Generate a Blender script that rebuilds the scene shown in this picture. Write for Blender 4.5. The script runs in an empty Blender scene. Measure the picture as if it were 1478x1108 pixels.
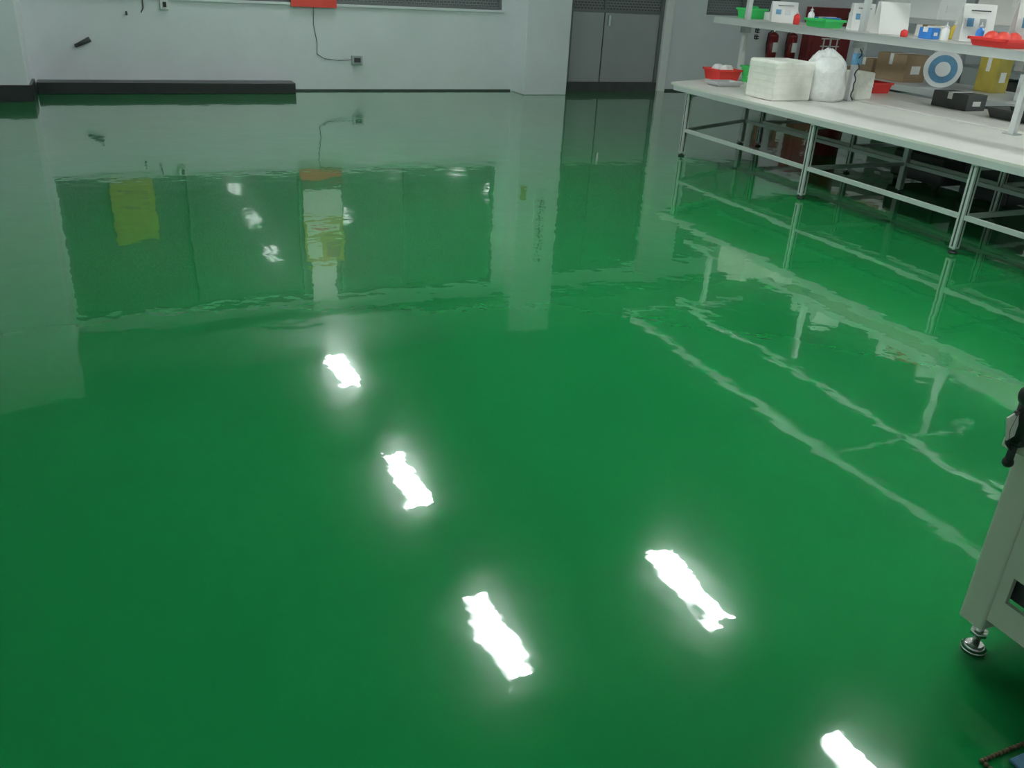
import bpy, bmesh, math, random
from mathutils import Matrix, Vector, Euler, noise as mnoise
random.seed(4)
scene=bpy.context.scene
scene.view_settings.view_transform='Standard'
scene.view_settings.look='None'
scene.view_settings.exposure=0.0

# ---------------------------------------------------------------- materials
def mat(name,col,rough=.5,metal=0,spec=.5,coat=0,coat_r=.05,noise=0,nscale=5,bump=0,bscale=30,emit=0,alpha=1,trans=0,sss=0):
    m=bpy.data.materials.new(name);m.use_nodes=True
    nt=m.node_tree;b=nt.nodes['Principled BSDF']
    b.inputs['Base Color'].default_value=(*col,1)
    b.inputs['Roughness'].default_value=rough
    b.inputs['Metallic'].default_value=metal
    b.inputs['Specular IOR Level'].default_value=spec
    b.inputs['Coat Weight'].default_value=coat
    b.inputs['Coat Roughness'].default_value=coat_r
    b.inputs['Alpha'].default_value=alpha
    b.inputs['Transmission Weight'].default_value=trans
    if emit:
        b.inputs['Emission Color'].default_value=(*col,1)
        b.inputs['Emission Strength'].default_value=emit
    tc=nt.nodes.new('ShaderNodeTexCoord')
    if noise:
        n=nt.nodes.new('ShaderNodeTexNoise');n.inputs['Scale'].default_value=nscale;n.inputs['Detail'].default_value=5
        nt.links.new(tc.outputs['Object'],n.inputs['Vector'])
        r=nt.nodes.new('ShaderNodeValToRGB')
        r.color_ramp.elements[0].position=.3;r.color_ramp.elements[1].position=.7
        r.color_ramp.elements[0].color=(*[c*(1-noise) for c in col],1)
        r.color_ramp.elements[1].color=(*[min(1,c*(1+noise*.6)) for c in col],1)
        nt.links.new(n.outputs['Fac'],r.inputs['Fac']);nt.links.new(r.outputs['Color'],b.inputs['Base Color'])
    if bump:
        n2=nt.nodes.new('ShaderNodeTexNoise');n2.inputs['Scale'].default_value=bscale;n2.inputs['Detail'].default_value=3
        nt.links.new(tc.outputs['Object'],n2.inputs['Vector'])
        bp=nt.nodes.new('ShaderNodeBump');bp.inputs['Distance'].default_value=bump
        nt.links.new(n2.outputs['Fac'],bp.inputs['Height']);nt.links.new(bp.outputs['Normal'],b.inputs['Normal'])
    return m

def floor_mat():
    m=bpy.data.materials.new('green_epoxy');m.use_nodes=True
    nt=m.node_tree;b=nt.nodes['Principled BSDF'];L=nt.links.new
    tc=nt.nodes.new('ShaderNodeTexCoord')
    n=nt.nodes.new('ShaderNodeTexNoise');n.inputs['Scale'].default_value=.6;n.inputs['Detail'].default_value=3
    L(tc.outputs['Object'],n.inputs['Vector'])
    r=nt.nodes.new('ShaderNodeValToRGB')
    r.color_ramp.elements[0].position=.3;r.color_ramp.elements[1].position=.7
    r.color_ramp.elements[0].color=(.008,.226,.055,1)
    r.color_ramp.elements[1].color=(.010,.250,.062,1)
    L(n.outputs['Fac'],r.inputs['Fac']);L(r.outputs['Color'],b.inputs['Base Color'])
    b.inputs['Roughness'].default_value=.13
    b.inputs['Specular IOR Level'].default_value=.11
    b.inputs['Coat Weight'].default_value=1
    b.inputs['Coat Roughness'].default_value=.018
    b.inputs['Coat IOR'].default_value=1.48
    prev=None
    for sc,di,de in((2.4,.0020,1.5),(7.5,.00065,1),(24,.00012,1)):
        a=nt.nodes.new('ShaderNodeTexNoise');a.inputs['Scale'].default_value=sc;a.inputs['Detail'].default_value=de;a.inputs['Roughness'].default_value=.45
        L(tc.outputs['Object'],a.inputs['Vector'])
        bp=nt.nodes.new('ShaderNodeBump');bp.inputs['Strength'].default_value=1;bp.inputs['Distance'].default_value=di
        L(a.outputs['Fac'],bp.inputs['Height'])
        if prev:L(prev.outputs['Normal'],bp.inputs['Normal'])
        prev=bp
    L(prev.outputs['Normal'],b.inputs['Coat Normal'])
    L(prev.outputs['Normal'],b.inputs['Normal'])
    return m

M={}
M['floor']=floor_mat()
M['wall']=mat('white_wall_paint',(.79,.82,.85),.6,noise=.06,nscale=1.2,bump=.002,bscale=12)
M['ceil']=mat('ceiling_paint',(.18,.19,.19),.8,noise=.05,nscale=2)
M['black']=mat('black_paint',(.025,.027,.028),.35)
M['dkgrey']=mat('dark_grey',(.06,.065,.065),.5,noise=.2,nscale=6)
M['frame']=mat('window_frame_grey',(.16,.18,.18),.5)
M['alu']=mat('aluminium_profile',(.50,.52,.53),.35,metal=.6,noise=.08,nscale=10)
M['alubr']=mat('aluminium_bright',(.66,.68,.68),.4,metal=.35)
M['top']=mat('bench_top_white',(.80,.78,.73),.35,noise=.05,nscale=3)
M['white']=mat('white_plastic',(.85,.86,.86),.4)
M['foam']=mat('white_foam',(.88,.88,.80),.8,noise=.06,nscale=15,bump=.004,bscale=40)
M['bag']=mat('plastic_bag',(.86,.88,.86),.25,noise=.10,nscale=9,bump=.02,bscale=14)
M['red']=mat('red_plastic',(.75,.04,.035),.4)
M['dkred']=mat('dark_red_paint',(.22,.02,.02),.4,noise=.2,nscale=8)
M['orange']=mat('orange_red_card',(.75,.07,.05),.5)
M['green']=mat('green_plastic',(.05,.62,.15),.4)
M['blue']=mat('blue_plastic',(.03,.2,.6),.4)
M['ltblue']=mat('light_blue_mat',(.12,.30,.48),.6,noise=.15,nscale=30)
M['yellow']=mat('yellow_card',(.70,.50,.05),.5,noise=.1,nscale=6)
M['yellow2']=mat('yellow_notice_sheet',(.46,.37,.06),.5,noise=.2,nscale=6)
M['brown']=mat('cardboard',(.32,.22,.13),.75,noise=.1,nscale=12)
M['paper']=mat('paper',(.82,.82,.80),.6)
M['ink']=mat('ink',(.05,.05,.06),.6)
M['beige']=mat('beige_powder_coat',(.88,.85,.73),.42,noise=.04,nscale=4)
M['chrome']=mat('zinc_metal',(.7,.7,.68),.22,metal=1)
M['door']=mat('grey_door_panel',(.38,.40,.41),.4,noise=.05,nscale=2)
M['tube']=mat('lamp_tube_glow',(.93,1,.98),.5,emit=56)
M['shade']=mat('lamp_housing',(.8,.8,.8),.4)
M['rope']=mat('brown_edge_trim',(.20,.14,.08),.7,noise=.4,nscale=60)

def glass_mat(name,c1,c2,scale,mortar,rough=.06,spec=.6):
    m=bpy.data.materials.new(name);m.use_nodes=True
    nt=m.node_tree;b=nt.nodes['Principled BSDF'];L=nt.links.new
    tc=nt.nodes.new('ShaderNodeTexCoord');mp=nt.nodes.new('ShaderNodeMapping')
    mp.inputs['Rotation'].default_value=(math.radians(90),0,0)
    L(tc.outputs['Object'],mp.inputs['Vector'])
    br=nt.nodes.new('ShaderNodeTexBrick');br.inputs['Scale'].default_value=scale
    br.inputs['Color1'].default_value=(*c1,1);br.inputs['Color2'].default_value=(*[x*1.05 for x in c1],1);br.inputs['Mortar'].default_value=(*c2,1)
    br.inputs['Mortar Size'].default_value=mortar;br.inputs['Brick Width'].default_value=.5;br.inputs['Row Height'].default_value=.35
    L(mp.outputs['Vector'],br.inputs['Vector']);L(br.outputs['Color'],b.inputs['Base Color'])
    b.inputs['Roughness'].default_value=rough
    b.inputs['Specular IOR Level'].default_value=spec
    return m
M['glass']=glass_mat('wired_glass',(.12,.14,.14),(.28,.30,.30),9,.035,.05,.45)
M['trans']=glass_mat('transom_mesh',(.10,.115,.115),(.26,.28,.28),9,.05,.45,.3)

# ---------------------------------------------------------------- builder
class B:
    def __init__(s,name):
        s.name=name;s.bm=bmesh.new();s.mats=[];s.T=Matrix.Identity(4)
    def mi(s,k):
        if k not in s.mats:s.mats.append(k)
        return s.mats.index(k)
    def _fin(s,verts,k,smooth=False):
        i=s.mi(k);fs=set()
        for v in verts:
            v.co=s.T@v.co
            for f in v.link_faces:fs.add(f)
        for f in fs:f.material_index=i;f.smooth=smooth
    def box(s,x0,x1,y0,y1,z0,z1,k,bev=0,rot=None):
        r=bmesh.ops.create_cube(s.bm,size=1);vs=r['verts']
        c=Vector(((x0+x1)/2,(y0+y1)/2,(z0+z1)/2));sc=Vector((abs(x1-x0),abs(y1-y0),abs(z1-z0)))
        for v in vs:
            p=Vector((v.co.x*sc.x,v.co.y*sc.y,v.co.z*sc.z))
            if rot is not None:p=rot@p
            v.co=c+p
        if bev:
            es=set(e for v in vs for e in v.link_edges)
            r2=bmesh.ops.bevel(s.bm,geom=list(es),offset=bev,segments=2,affect='EDGES',profile=.5)
            allv=set(v for f in r2['faces'] for v in f.verts)
            for v in vs:
                if v.is_valid:allv.add(v)
            st=list(allv)
            while st:
                v=st.pop()
                for e in v.link_edges:
                    o=e.other_vert(v)
                    if o not in allv:allv.add(o);st.append(o)
            vs=list(allv)
        s._fin(vs,k)
    def cyl(s,p0,p1,r0,k,r1=None,seg=16,smooth=True):
        p0=Vector(p0);p1=Vector(p1);d=p1-p0
        if r1 is None:r1=r0
        r=bmesh.ops.create_cone(s.bm,cap_ends=True,segments=seg,radius1=r0,radius2=r1,depth=d.length)
        q=d.to_track_quat('Z','Y').to_matrix().to_4x4();q.translation=(p0+p1)/2
        for v in r['verts']:v.co=q@v.co
        s._fin(r['verts'],k,False)
        if smooth:
            for v in r['verts']:
                for f in v.link_faces:
                    if len(f.verts)==4:f.smooth=True
    def sph(s,c,r,k,sc=(1,1,1),jit=0,seg=16):
        q=bmesh.ops.create_uvsphere(s.bm,u_segments=seg,v_segments=seg//2+2,radius=r)
        for v in q['verts']:
            j=1+random.uniform(-jit,jit)
            v.co=Vector((v.co.x*sc[0]*j+c[0],v.co.y*sc[1]*j+c[1],v.co.z*sc[2]*j+c[2]))
        s._fin(q['verts'],k,True)
    def path(s,pts,r,k,seg=8):
        for a,b in zip(pts,pts[1:]):
            s.cyl(a,b,r,k,seg=seg)
            s.sph(b,r,k,seg=8)
    def lathe(s,prof,k,seg=36,fold=0,fr=7):
        rings=[]
        for (r,z) in prof:
            ring=[]
            for i in range(seg):
                a=2*math.pi*i/seg
                nn=mnoise.noise(Vector((math.cos(a)*2.2,math.sin(a)*2.2,z*9)))
                rr=r*(1+fold*(nn*1.6+.35*math.sin(a*fr+z*20)))
                ring.append(s.bm.verts.new((rr*math.cos(a),rr*math.sin(a),max(0,z*(1+fold*.5*nn)))))
            rings.append(ring)
        for A,C in zip(rings,rings[1:]):
            for i in range(seg):s.bm.faces.new((A[i],A[(i+1)%seg],C[(i+1)%seg],C[i]))
        s.bm.faces.new(rings[0][::-1]);s.bm.faces.new(rings[-1])
        s._fin([v for r in rings for v in r],k,True)
    def poly(s,pts,k,thick=None):
        vs=[s.bm.verts.new(p) for p in pts]
        f=s.bm.faces.new(vs);al=list(vs)
        if thick is not None:
            r=bmesh.ops.extrude_face_region(s.bm,geom=[f])
            nv=[g for g in r['geom'] if isinstance(g,bmesh.types.BMVert)]
            for v in nv:v.co+=Vector(thick)
            al+=nv
        s._fin(al,k)
    def done(s,loc=(0,0,0),rz=0,scale=1):
        bmesh.ops.recalc_face_normals(s.bm,faces=s.bm.faces)
        me=bpy.data.meshes.new(s.name);s.bm.to_mesh(me);s.bm.free()
        for k in s.mats:me.materials.append(M[k])
        o=bpy.data.objects.new(s.name,me);scene.collection.objects.link(o)
        o.location=loc;o.rotation_euler=(0,0,rz);o.scale=(scale,)*3
        return o

# ---------------------------------------------------------------- room
D=12.5; XL=-2.3; XR=14; Y0=-3; H=3.8
b=B('floor');b.box(XL-.2,XR+.2,Y0-.2,D+.2,-.1,0,'floor');b.done()
b=B('ceiling');b.box(XL-.2,XR+.2,Y0-.2,D+.2,H,H+.1,'ceil')
b.done()
b=B('wall_back')
wx0,wx1,wz0,wz1=-.80,5.32,1.11,3.0
dx0,dx1,dz=6.42,8.06,2.95
b.box(XL,wx0,D,D+.2,0,H,'wall');b.box(wx0,wx1,D,D+.2,0,wz0,'wall');b.box(wx0,wx1,D,D+.2,wz1,H,'wall')
b.box(wx1,dx0,D,D+.2,0,H,'wall');b.box(dx0,dx1,D,D+.2,dz,H,'wall')
b.box(dx1,8.85,D,D+.2,0,H,'wall')
b.box(8.85,10.3,D,D+.2,0,1.16,'wall');b.box(8.85,10.3,D,D+.2,2.9,H,'wall')
b.box(10.3,XR,D,D+.2,0,H,'wall')
b.done()
b=B('wall_left');b.box(XL-.2,XL,Y0,D,0,H,'wall');b.done()
b=B('wall_right');b.box(XR,XR+.2,Y0,D,0,H,'wall');b.done()
b=B('wall_front');b.box(XL,XR,Y0-.2,Y0,0,H,'wall');b.done()
b=B('wall_pillar');b.box(5.52,6.22,12.06,D,0,H,'wall',bev=.01);b.done()
b=B('wall_pillar');b.box(XL,-.84,11.62,D,0,H,'wall',bev=.01);b.done()
# added grey beam, blocks haze of the bright upper wall in floor reflection
b=B('added_haze_beam');b.box(-.84,5.52,12.1,D,3.22,H,'ceil',bev=.01);b.box(6.22,XR,12.1,D,3.22,H,'ceil',bev=.01);b.done()
b=B('baseboard_back');b.box(-.80,2.26,12.2,D,0,.135,'black',bev=.006);b.box(2.26,5.5,D-.012,D,0,.022,'dkgrey');b.done()
b=B('baseboard_left');b.box(XL,-.82,11.58,11.62,0,.18,'black');b.box(-.84,-.81,11.62,12.18,0,.18,'black');b.done()
b=B('baseboard_right');b.box(8.2,XR,D-.015,D,0,.03,'dkgrey');b.done()

def window(name,x0,x1,z0,z1,mull,gm='glass'):
    b=B(name);y=D+.05
    b.box(x0,x1,y+.03,y+.05,z0,z1,gm)
    fr=.035
    b.box(x0,x1,y-.02,y+.03,z0,z0+fr,'frame');b.box(x0,x1,y-.02,y+.03,z1-fr,z1,'frame')
    for x in [x0+fr/2,x1-fr/2]+mull:b.box(x-fr/2,x+fr/2,y-.02,y+.03,z0+fr,z1-fr,'frame')
    b.box(x0-.02,x1+.02,D-.03,D+.03,z0-.03,z0,'wall')
    return b.done()
window('window_1',wx0,wx1,wz0,wz1,[.8,2.3,2.9,3.87])
window('window_2',8.85,10.3,1.16,2.9,[9.6])
b=B('door_1');y=D+.03
b.box(dx0,dx1,D-.01,D+.06,0,.13,'dkgrey')
mid=7.03
b.box(dx0+.05,mid-.01,y,y+.05,.13,1.13,'door',bev=.006);b.box(mid+.01,dx1-.05,y,y+.05,.13,1.13,'door',bev=.006)
b.box(dx0,dx0+.05,D-.005,D+.1,.13,dz,'frame');b.box(dx1-.05,dx1,D-.005,D+.1,.13,dz,'frame')
b.box(dx0,dx1,D-.005,D+.1,dz-.05,dz,'frame');b.box(dx0+.05,dx1-.05,y-.01,y+.05,1.13,1.17,'frame')
b.box(dx0+.05,dx1-.05,y+.02,y+.05,1.17,dz-.05,'trans')
b.box(mid-.02,mid+.02,y-.01,y+.04,1.17,dz-.05,'frame');b.box(mid-.01,mid+.01,y+.01,y+.04,.13,1.13,'black')
b.box(mid+.05,mid+.08,y-.05,y,.95,1.1,'chrome')
b.done()
b=B('trim_1');b.box(dx1,dx1+.14,D-.06,D,0,dz+.1,'white',bev=.005);b.done()

# ---------------------------------------------------------------- wall things
b=B('wall_outlet');b.box(3.09,3.24,D-.05,D,.35,.47,'alu',bev=.006);b.box(3.12,3.21,D-.056,D-.05,.38,.44,'ink')
b.path([(2.60,D-.012,1.08),(2.59,D-.012,.85),(2.63,D-.012,.62),(2.62,D-.012,.48),(2.72,D-.012,.42),(2.9,D-.012,.40),(3.08,D-.02,.41)],.005,'frame')
b.done()
b=B('wall_hook');b.cyl((-.22,D,.58),(-.22,D-.05,.58),.022,'dkgrey');b.cyl((-.31,D-.04,.535),(-.15,D-.05,.61),.022,'dkgrey',r1=.032);b.sph((-.31,D-.04,.535),.024,'dkgrey');b.done()
b=B('wall_switch');b.box(.70,.80,D-.04,D,.97,1.12,'white',bev=.006);b.box(.73,.77,D-.05,D-.04,1.0,1.06,'black')
b.path([(.50,D-.01,1.08),(.50,D-.01,.98),(.47,D-.015,.93)],.006,'dkgrey');b.cyl((.30,D,.93),(.30,D-.04,.9),.012,'dkgrey');b.done()
b=B('notice_board')
b.box(2.30,2.90,D-.06,D-.035,1.06,1.20,'orange');b.box(2.30,2.90,D-.06,D-.035,1.20,1.36,'dkgrey')
b.box(2.33,2.88,D-.06,D-.035,1.36,1.75,'paper');b.box(2.33,2.9,D-.06,D-.035,1.75,2.45,'yellow2');b.box(2.4,2.78,D-.06,D-.035,2.45,3.12,'paper')
b.box(2.36,2.86,D-.064,D-.06,1.82,2.02,'foam');b.box(2.42,2.8,D-.067,D-.064,1.9,1.94,'orange')
b.box(2.36,2.56,D-.065,D-.06,2.10,2.36,'foam');b.box(2.62,2.84,D-.065,D-.06,2.1,2.38,'brown')
b.done()
b=B('yellow_notice');b.box(-.18,.36,D+.005,D+.025,1.13,1.98,'yellow2');b.box(-.1,.28,D,D+.005,1.3,1.34,'brown');b.box(-.1,.28,D,D+.005,1.45,1.5,'brown');b.done()
b=B('wall_banner');b.box(5.80,6.02,12.035,12.058,1.45,2.6,'wall')
for i in range(7):
    z=1.55+i*.145
    b.box(5.84,5.99,12.03,12.035,z,z+.015,'dkgrey');b.box(5.84,5.99,12.03,12.035,z+.06,z+.072,'dkgrey');b.box(5.9,5.92,12.03,12.035,z-.01,z+.1,'dkgrey')
b.done()
b=B('small_label');b.box(5.56,5.66,12.04,12.058,1.35,1.52,'yellow2');b.box(5.58,5.64,12.036,12.04,1.42,1.44,'ink');b.done()
b=B('wall_lettering')
for i in range(4):
    z=.82+i*.1
    b.box(9.86,9.95,D-.01,D,z,z+.015,'ink');b.box(9.86,9.95,D-.01,D,z+.035,z+.05,'ink');b.box(9.86,9.875,D-.01,D,z,z+.07,'ink');b.box(9.9,9.915,D-.01,D,z-.01,z+.075,'ink')
b.done()
def extinguisher(x):
    b=B('fire_extinguisher');y=D-.13;z=.52
    b.cyl((x,y,z),(x,y,z+.36),.085,'dkred',seg=24)
    b.sph((x,y,z+.36),.085,'dkred',sc=(1,1,.7));b.cyl((x,y,z+.4),(x,y,z+.47),.022,'chrome')
    b.box(x-.02,x+.12,y-.015,y+.015,z+.46,z+.48,'black');b.box(x-.02,x+.1,y-.015,y+.015,z+.5,z+.52,'black')
    b.path([(x-.03,y,z+.45),(x-.11,y,z+.40),(x-.115,y,z+.25),(x-.10,y,z+.1)],.011,'black')
    b.box(x-.05,x+.05,y-.09,y-.08,z+.12,z+.27,'paper')
    b.box(x-.03,x+.03,y+.07,D-.002,z+.3,z+.34,'chrome')
    b.done()
extinguisher(10.15);extinguisher(10.55)
b=B('fire_hose_cabinet');b.box(10.85,11.75,D-.2,D-.002,.35,1.35,'dkred',bev=.01);b.box(10.92,11.68,D-.21,D-.2,.42,1.28,'dkred')
for p in [(11.1,.86,.4,.02),(11.1,.74,.4,.02),(11.1,1.02,.4,.02)]:
    b.box(p[0],p[0]+.4,D-.22,D-.21,p[1],p[1]+p[3],'paper')
b.box(11.29,11.32,D-.22,D-.21,.65,1.08,'paper');b.box(11.15,11.17,D-.22,D-.21,.65,.86,'paper');b.box(11.44,11.46,D-.22,D-.21,.65,.86,'paper')
b.done()

# ---------------------------------------------------------------- ceiling lights
def lamp(x,y):
    b=B('ceiling_lamp')
    b.box(-.16,.16,-.62,.62,-.05,0,'shade',bev=.01)
    b.box(-.15,.15,-.61,-.58,-.12,-.05,'shade');b.box(-.15,.15,.58,.61,-.12,-.05,'shade')
    for dx in(-.08,.08):b.cyl((dx,-.58,-.09),(dx,.58,-.09),.032,'tube',seg=8)
    b.done((x,y,H))
for x,y in [(2.55,11.25),(2.55,8.2),(2.55,5.45),(2.55,2.4),(4.57,5.4),(4.6,2.85),(7.2,.6),(9,4.2),(9,1),(12.2,5.6),(12.2,2)]:  # lamps right of the second row are unseen, added to light that side
    lamp(x,y)

# ---------------------------------------------------------------- long workbench
def prof(b,x0,x1,y0,y1,z0,z1,k='alu'):
    b.box(x0,x1,y0,y1,z0,z1,k,bev=.004)
def bench(name,x0,x1,yA,yB,legs,skew=0,h=.69,k='top',rail=.245):
    """bench running along Y from yA (near) to yB (far)"""
    b=B(name);p=.05;rh=.032
    b.poly([(x0,yA,h-.02),(x1,yA,h-.02),(x1,yB+skew,h-.02),(x0+.03,yB,h-.02),(x0,yB-.08,h-.02)],k,thick=(0,0,.02))
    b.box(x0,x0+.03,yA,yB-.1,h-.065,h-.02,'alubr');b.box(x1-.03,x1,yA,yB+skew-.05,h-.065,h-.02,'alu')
    for y in legs:
        for x in(x0+.02,x1-.07):
            yy=y+(skew if x>x0+.1 else 0)*(1 if y==max(legs) else 0)
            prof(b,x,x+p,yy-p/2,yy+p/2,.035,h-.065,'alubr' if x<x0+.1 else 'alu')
            if x<x0+.1:
                b.box(x-.001,x+.002,yy-.006,yy+.006,.05,h-.08,'dkgrey')
                b.box(x+p/2-.006,x+p/2+.006,yy-p/2-.001,yy-p/2+.002,.05,h-.08,'dkgrey')
            b.cyl((x+p/2,yy,.012),(x+p/2,yy,.04),.012,'chrome');b.cyl((x+p/2,yy,0),(x+p/2,yy,.014),.032,'black')
        if y!=max(legs) or not skew:
            b.box(x0+.07,x1-.07,y-.015,y+.015,rail,rail+rh,'alu');b.box(x0+.07,x1-.07,y-.02,y+.02,h-.105,h-.065,'alu')
    ly=max(legs)
    if skew:
        ang=math.atan2(skew,x1-x0-.09);R=Matrix.Rotation(ang,3,'Z')
        cx=(x0+x1)/2-.0;ln=math.hypot(skew,x1-x0-.14)
        b.box(cx-ln/2,cx+ln/2,ly+skew/2-.015,ly+skew/2+.015,rail,rail+rh,'alu',rot=R)
        b.box(cx-ln/2,cx+ln/2,ly+skew/2-.02,ly+skew/2+.02,h-.105,h-.065,'alu',rot=R)
    for x in(x0+.03,x1-.06):
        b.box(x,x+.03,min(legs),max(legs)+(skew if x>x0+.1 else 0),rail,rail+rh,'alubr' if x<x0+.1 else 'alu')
    b.box((x0+x1)/2,(x0+x1)/2+.04,min(legs),max(legs),h-.105,h-.065,'alu')
    return b
b=bench('long_workbench',5.28,6.50,.9,7.95,[1.2,2.55,4.17,5.78,7.62],skew=.5)
px=6.42
for y in(1.2,3.0,4.8,6.6,8.3):
    prof(b,px-.025,px+.025,y-.025,y+.025,.69,2.0,'alubr')
    b.box(px-.05,px+.05,y-.05,y+.05,.69,.70,'alu')
    b.box(px-.04,px+.04,y-.04,y+.04,1.16,1.24,'alu')
for y in(1.2,4.8,8.3):prof(b,5.28,px+.6,y-.015,y+.015,1.97,2.0)
prof(b,6.25,6.29,1.0,8.67,1.23,1.30,'alubr');prof(b,6.95,6.99,1.0,8.67,1.235,1.30)
b.box(6.29,6.95,1.0,8.67,1.27,1.295,'top')
b.box(6.29,6.95,8.63,8.67,1.235,1.27,'alu')
prof(b,5.26,5.31,1.0,8.1,1.92,2.0,'white');prof(b,6.15,6.2,1.0,8.5,1.94,2.0,'alubr')
b.done()
b=bench('long_workbench',6.56,7.6,1.2,8.3,[1.5,3.2,4.9,6.6,8.0]);b.done()

def basket(name,x,y,z,w,l,h,k,fill=None,rz=0):
    b=B(name);t=.008
    def ring(sx,sy,zz):return [(-w/2*sx,-l/2*sy,zz),(w/2*sx,-l/2*sy,zz),(w/2*sx,l/2*sy,zz),(-w/2*sx,l/2*sy,zz)]
    lo=ring(.84,.84,0);hi=ring(1,1,h);hi2=ring(.94,.94,h);lo2=ring(.8,.8,t)
    vs=[[b.bm.verts.new(p) for p in r] for r in(lo,hi,hi2,lo2)]
    i=b.mi(k)
    for A,C in((0,1),(1,2),(2,3)):
        for j in range(4):
            f=b.bm.faces.new((vs[A][j],vs[A][(j+1)%4],vs[C][(j+1)%4],vs[C][j]));f.material_index=i
    b.bm.faces.new(vs[0][::-1]).material_index=i;b.bm.faces.new(vs[3]).material_index=i
    b.box(-w/2-.01,w/2+.01,-l/2-.01,-l/2+.008,h-.015,h+.005,k);b.box(-w/2-.01,w/2+.01,l/2-.008,l/2+.01,h-.015,h+.005,k)
    b.box(-w/2-.01,-w/2+.008,-l/2,l/2,h-.015,h+.005,k);b.box(w/2-.008,w/2+.01,-l/2,l/2,h-.015,h+.005,k)
    if fill:
        for q in range(5):b.sph((random.uniform(-w*.25,w*.25),random.uniform(-l*.25,l*.25),h*.8),min(w,l)*.24,fill,jit=.12,seg=10)
    b.done((x,y,z),rz)
def stand(x,y,z,w=.24,h=.24,rz=0,items=2):
    b=B('sign_stand')
    R1=Matrix.Rotation(math.radians(-14),3,'X');R2=Matrix.Rotation(math.radians(14),3,'X')
    b.box(-w/2,w/2,-.062,-.056,.0,h,'paper',rot=R1);b.box(-w/2,w/2,.056,.062,0,h,'paper',rot=R2)
    b.box(-w/2,w/2,-.09,.09,0,.005,'paper')
    for i in range(items):
        b.box(-w*.35+i*w*.38,-w*.15+i*w*.38,-.068,-.0635,h*.4,h*.62,'alu' if i%2 else 'ltblue',rot=R1)
    if items:b.box(-w*.3,w*.3,-.068,-.0635,h*.8,h*.83,'ink',rot=R1)
    b.done((x,y,z),rz)
def cbox(name,x,y,z,w,l,h,k,lid=None,rz=0):
    b=B(name);b.box(-w/2,w/2,-l/2,l/2,0,h,k,bev=.006)
    b.box(-w/2-.004,w/2+.004,-.025,.025,h-.002,h+.004,lid or 'paper');b.box(-w/2-.004,-w/2+.002,-.025,.025,h*.6,h,lid or 'paper')
    b.box(-w*.2,w*.2,-l/2-.003,-l/2+.002,h*.3,h*.6,'paper')
    b.done((x,y,z),rz)
def bottle(x,y,z,k,h=.15,cap='white'):
    b=B('squeeze_bottle')
    b.lathe([(.028,0),(.032,.006),(.032,h*.62),(.026,h*.72),(.012,h*.80),(.012,h*.85)],k,seg=16)
    b.cyl((0,0,h*.84),(0,0,h*.94),.014,cap,seg=12);b.cyl((0,0,h*.94),(0,0,h*1.1),.006,cap,r1=.003,seg=8)
    b.done((x,y,z))
zb=.691
b=B('foam_block');b.box(-.22,.22,-.20,.20,0,.34,'foam',bev=.02)
for i in range(5):b.box(-.223,.223,-.203,.203,.055+i*.055,.057+i*.055,'top')
b.done((5.71,6.77,zb))
b=B('plastic_bag_bundle')
b.lathe([(.17,0),(.195,.03),(.20,.12),(.19,.22),(.185,.29),(.165,.34),(.13,.375),(.09,.39)],'bag',fold=.07)
b.T=Matrix.Translation((.02,.02,0))
b.lathe([(.14,.33),(.11,.38),(.075,.41),(.05,.43),(.02,.45)],'bag',fold=.2,fr=5,seg=24)
b.T=Matrix.Translation((-.07,.04,0));b.lathe([(.09,.33),(.07,.38),(.04,.41),(.015,.43)],'bag',fold=.2,fr=4,seg=20)
b.T=Matrix.Identity(4)
b.done((6.14,6.66,zb))
b=B('foam_block');b.box(-.1,.1,-.12,.12,0,.25,'foam',bev=.015);b.box(-.102,.102,-.122,.122,.12,.124,'top');b.done((6.64,6.75,zb))
basket('red_basket',6.08,8.15,zb,.28,.30,.11,'red','paper')
basket('green_basket',6.34,7.9,zb,.22,.26,.16,'green')
b=B('power_cable');pts=[]
for i in range(17):pts.append((6.36+.012*math.sin(i*1.3),6.50+.015*math.cos(i*1.7),1.16-.028*i))
b.path(pts,.006,'black');b.box(6.32,6.40,6.50,6.55,1.02,1.12,'ltblue',bev=.004);b.done()
basket('grey_tray',5.75,7.65,zb,.30,.22,.04,'alubr')
zs=1.297
basket('green_basket',6.62,8.5,zs,.26,.20,.10,'green','green',.1)
cbox('parts_carton',6.75,8.2,zs,.2,.25,.08,'white')
stand(6.52,7.85,zs,.26,.2,-.5);basket('green_basket',6.5,7.2,zs,.24,.3,.07,'green')
cbox('blue_carton',6.8,7.5,zs,.18,.2,.08,'blue');stand(6.62,6.85,zs,.2,.24,-.5,1)
stand(6.52,6.38,zs,.27,.27,-.35,0);cbox('parts_carton',6.8,6.15,zs,.2,.2,.1,'top','brown')
cbox('blue_carton',6.55,5.95,zs,.10,.14,.09,'blue');stand(6.78,5.7,zs,.26,.30,-.55)
basket('red_basket',6.50,5.20,zs,.26,.36,.06,'red','orange')
stand(6.82,5.2,zs,.28,.36,-.6);cbox('parts_carton',6.7,4.6,zs,.3,.4,.15,'white');cbox('cardboard_box',6.7,3.6,zs,.35,.4,.2,'brown')
basket('green_basket',6.55,4.2,zs,.24,.3,.1,'green');stand(6.6,3.0,zs,.3,.3,-.5);cbox('parts_carton',6.7,2.4,zs,.3,.5,.18,'white')
for (x,y,k,h) in [(6.45,7.55,'red',.12),(6.6,7.52,'white',.16),(6.85,7.1,'ltblue',.16),(6.8,6.62,'red',.15),(6.48,5.72,'white',.13),(6.62,5.5,'blue',.15),(6.84,5.95,'yellow',.14),(6.42,6.1,'red',.07)]:
    bottle(x,y,zs,k,h)
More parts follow.
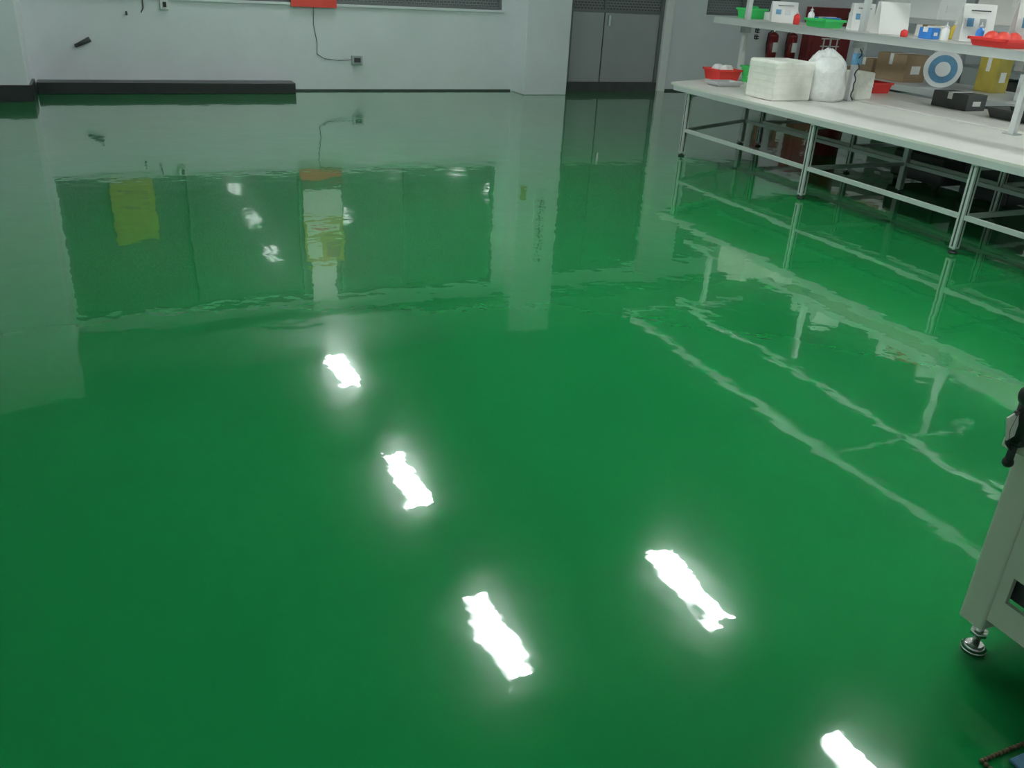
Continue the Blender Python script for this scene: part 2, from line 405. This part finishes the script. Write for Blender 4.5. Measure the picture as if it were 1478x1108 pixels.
# things on the rear half of the bench
cbox('parts_carton',7.3,6.1,zb,.25,.4,.14,'dkgrey');basket('grey_tray',7.25,5.4,zb,.3,.45,.08,'dkgrey')
basket('red_basket',7.3,7.2,zb,.25,.3,.1,'red');cbox('cardboard_box',7.3,7.75,zb,.25,.35,.2,'brown')

# ---------------------------------------------------------------- second workbench row
b=bench('side_workbench',8.3,9.4,3.2,9.4,[3.5,5.2,7.0,9.0],k='alubr')
for y in(3.6,6.3,9.0):prof(b,8.82,8.87,y-.025,y+.025,.69,1.95)
b.box(8.6,9.2,3.5,9.1,1.36,1.385,'top');b.box(8.58,8.6,3.5,9.1,1.33,1.385,'alubr')
b.done()
b=B('tape_roll')
b.cyl((0,-.05,.2),(0,.05,.2),.20,'white',seg=28);b.cyl((0,-.056,.2),(0,.056,.2),.15,'ltblue',seg=24);b.cyl((0,-.06,.2),(0,.06,.2),.08,'white',seg=20)
b.done((8.65,7.55,zb),-.8)
cbox('yellow_carton',9.05,7.2,zb,.22,.25,.36,'yellow2');cbox('cardboard_box',8.7,8.2,zb,.35,.45,.30,'brown')
cbox('cardboard_box',8.8,8.75,zb,.3,.3,.2,'brown');cbox('white_carton',8.85,6.3,zb,.45,.5,.26,'white');cbox('white_carton',8.9,5.5,zb,.5,.5,.36,'top')
cbox('white_carton',8.9,8.3,1.386,.4,.9,.25,'white');cbox('white_carton',8.9,6.9,1.386,.4,.9,.3,'top')
b=B('storage_rack')
for x in(11.0,12.6):
    for y in(6.5,9.3):prof(b,x,x+.05,y,y+.05,0,1.9)
for z in(.15,.75,1.3,1.85):b.box(11.0,12.65,6.5,9.35,z,z+.03,'alu')
b.done()
for (x,y,z,w,l,h,k) in [(11.3,7,.18,.5,.5,.4,'white'),(11.3,7.9,.18,.5,.6,.35,'brown'),(11.35,8.8,.18,.5,.5,.45,'dkgrey'),(11.35,7.1,.78,.5,.6,.4,'white'),(11.35,8.2,.78,.5,.7,.35,'top'),(11.35,7.5,1.33,.5,.9,.4,'brown'),(11.4,8.7,1.33,.5,.7,.35,'white')]:
    cbox('storage_carton',x,y,z,w,l,h,k)
b=B('dark_red_bin');b.cyl((0,0,0),(0,0,.5),.15,'dkred',r1=.17,seg=24);b.cyl((0,0,.5),(0,0,.52),.18,'dkred',seg=24);b.done((7.1,7.5,0))
b=B('air_compressor');b.box(-.25,.25,-.3,.3,.05,.3,'dkgrey',bev=.02);b.cyl((0,-.25,.38),(0,.25,.38),.13,'alu',seg=20)
for sx in(-.2,.2):
    for sy in(-.24,.24):b.cyl((sx,sy,0),(sx,sy,.06),.03,'black')
b.done((7.1,6.0,0))
for x,y,k in((8.8,5.9,'white'),(8.8,4.4,'dkgrey'),(8.85,8.1,'dkgrey'),(7.1,4.3,'dkgrey'),(7.15,5.3,'black'),(7.15,3.6,'dkgrey'),(8.8,6.5,'alubr')):
    b=B('equipment_case');b.box(-.22,.22,-.25,.25,.03,.45,k,bev=.015);b.box(-.224,-.22,-.18,.18,.1,.36,'dkgrey')
    for sx in(-.18,.18):
        for sy in(-.2,.2):b.cyl((sx,sy,0),(sx,sy,.03),.02,'black')
    b.box(-.24,-.222,-.05,.05,.38,.4,'chrome');b.done((x,y,0))

# ---------------------------------------------------------------- beige machine (right)
b=B('machine_cabinet')
X0,Y1,zt=1.97,1.21,.63
W_,L_=.8,1.0
p=.075
for x in(X0,X0+W_-p):
    for y in(Y1-p,Y1-L_):
        b.box(x,x+p,y,y+p,.10,zt,'beige',bev=.006)
for x in(X0+.006,X0+W_-.02):
    b.box(x,x+.014,Y1-L_+p,Y1-p,.14,.22,'beige');b.box(x,x+.014,Y1-L_+p,Y1-p,.30,zt,'beige')
    b.box(x+.03,x+.05,Y1-L_+p,Y1-p,.22,.30,'dkgrey')
    b.box(x,x+.014,Y1-p-.03,Y1-p,.22,.30,'beige')
for y in(Y1-.02,Y1-L_+.006):
    b.box(X0+p,X0+W_-p,y,y+.014,.14,zt,'beige')
b.box(X0-.025,X0+W_+.025,Y1-L_-.025,Y1+.025,zt,zt+.03,'beige',bev=.006)
for x in(X0+.045,X0+W_-.045):
    for y in(Y1-.045,Y1-L_+.045):
        b.cyl((x,y,.02),(x,y,.10),.011,'chrome',seg=12);b.cyl((x,y,.055),(x,y,.068),.024,'chrome',seg=6);b.cyl((x,y,.01),(x,y,.022),.034,'chrome',r1=.022,seg=20);b.cyl((x,y,0),(x,y,.01),.034,'chrome',seg=20)
b.done()
b=B('clamp_tool')
b.box(-.055,.09,-.02,.02,0,.018,'black',bev=.004)
b.cyl((-.04,0,.01),(-.04,0,.13),.022,'black');b.sph((-.04,0,.13),.030,'black')
b.cyl((-.055,.0,.07),(.06,0,.11),.020,'black');b.box(-.045,.06,-.025,.025,.12,.185,'black',bev=.012)
b.cyl((.0,0,.185),(.0,0,.215),.012,'dkgrey');b.sph((.0,0,.22),.017,'black')
b.cyl((-.045,0,-.05),(-.045,0,.0),.010,'dkgrey');b.sph((-.045,0,-.05),.014,'black')
b.path([(-.04,.0,.12),(-.075,0,.09),(-.085,0,.05),(-.075,0,.01),(-.05,0,-.015)],.0045,'black')
b.done((X0+.0,Y1-.02,zt+.031))
b=B('paper_tag');b.box(-.018,.018,-.002,.002,-.07,.0,'foam',rot=Matrix.Rotation(-.35,3,'Y'));b.cyl((0,-.004,0),(0,.004,0),.006,'black');b.done((X0-.08,Y1-.022,zt+.125))

# floor mat, bottom right corner
b=B('blue_floor_mat')
b.box(1.765,2.6,-.2,.85,0,.012,'ltblue',bev=.004)
for i in range(75):
    b.sph((1.70+i*.0125,.872,.006),.006,'rope',seg=6)
for i in range(70):
    b.sph((1.70,.86-i*.0125,.006),.006,'rope',seg=6)
b.done()

# ---------------------------------------------------------------- world, camera
w=bpy.data.worlds.new('world');scene.world=w;w.use_nodes=True
w.node_tree.nodes['Background'].inputs[0].default_value=(.6,.65,.7,1);w.node_tree.nodes['Background'].inputs[1].default_value=.3
e=Vector((.91565472,-.12884765,.38075545));d=Vector((-.39851302,-.41487234,.81796596));g=Vector((-.05257192,.9007104,.43122728))
cx=Vector((e.x,d.x,-g.x));cy=-Vector((e.y,d.y,-g.y));cz=-Vector((e.z,d.z,-g.z))
cam=bpy.data.cameras.new('camera');co=bpy.data.objects.new('camera',cam);scene.collection.objects.link(co)
m=Matrix((( cx.x,cy.x,cz.x,0),(cx.y,cy.y,cz.y,0),(cx.z,cy.z,cz.z,1.65),(0,0,0,1)))
co.matrix_world=m
cam.sensor_width=36;cam.lens=36*1250/1478;cam.clip_start=.02
scene.camera=co
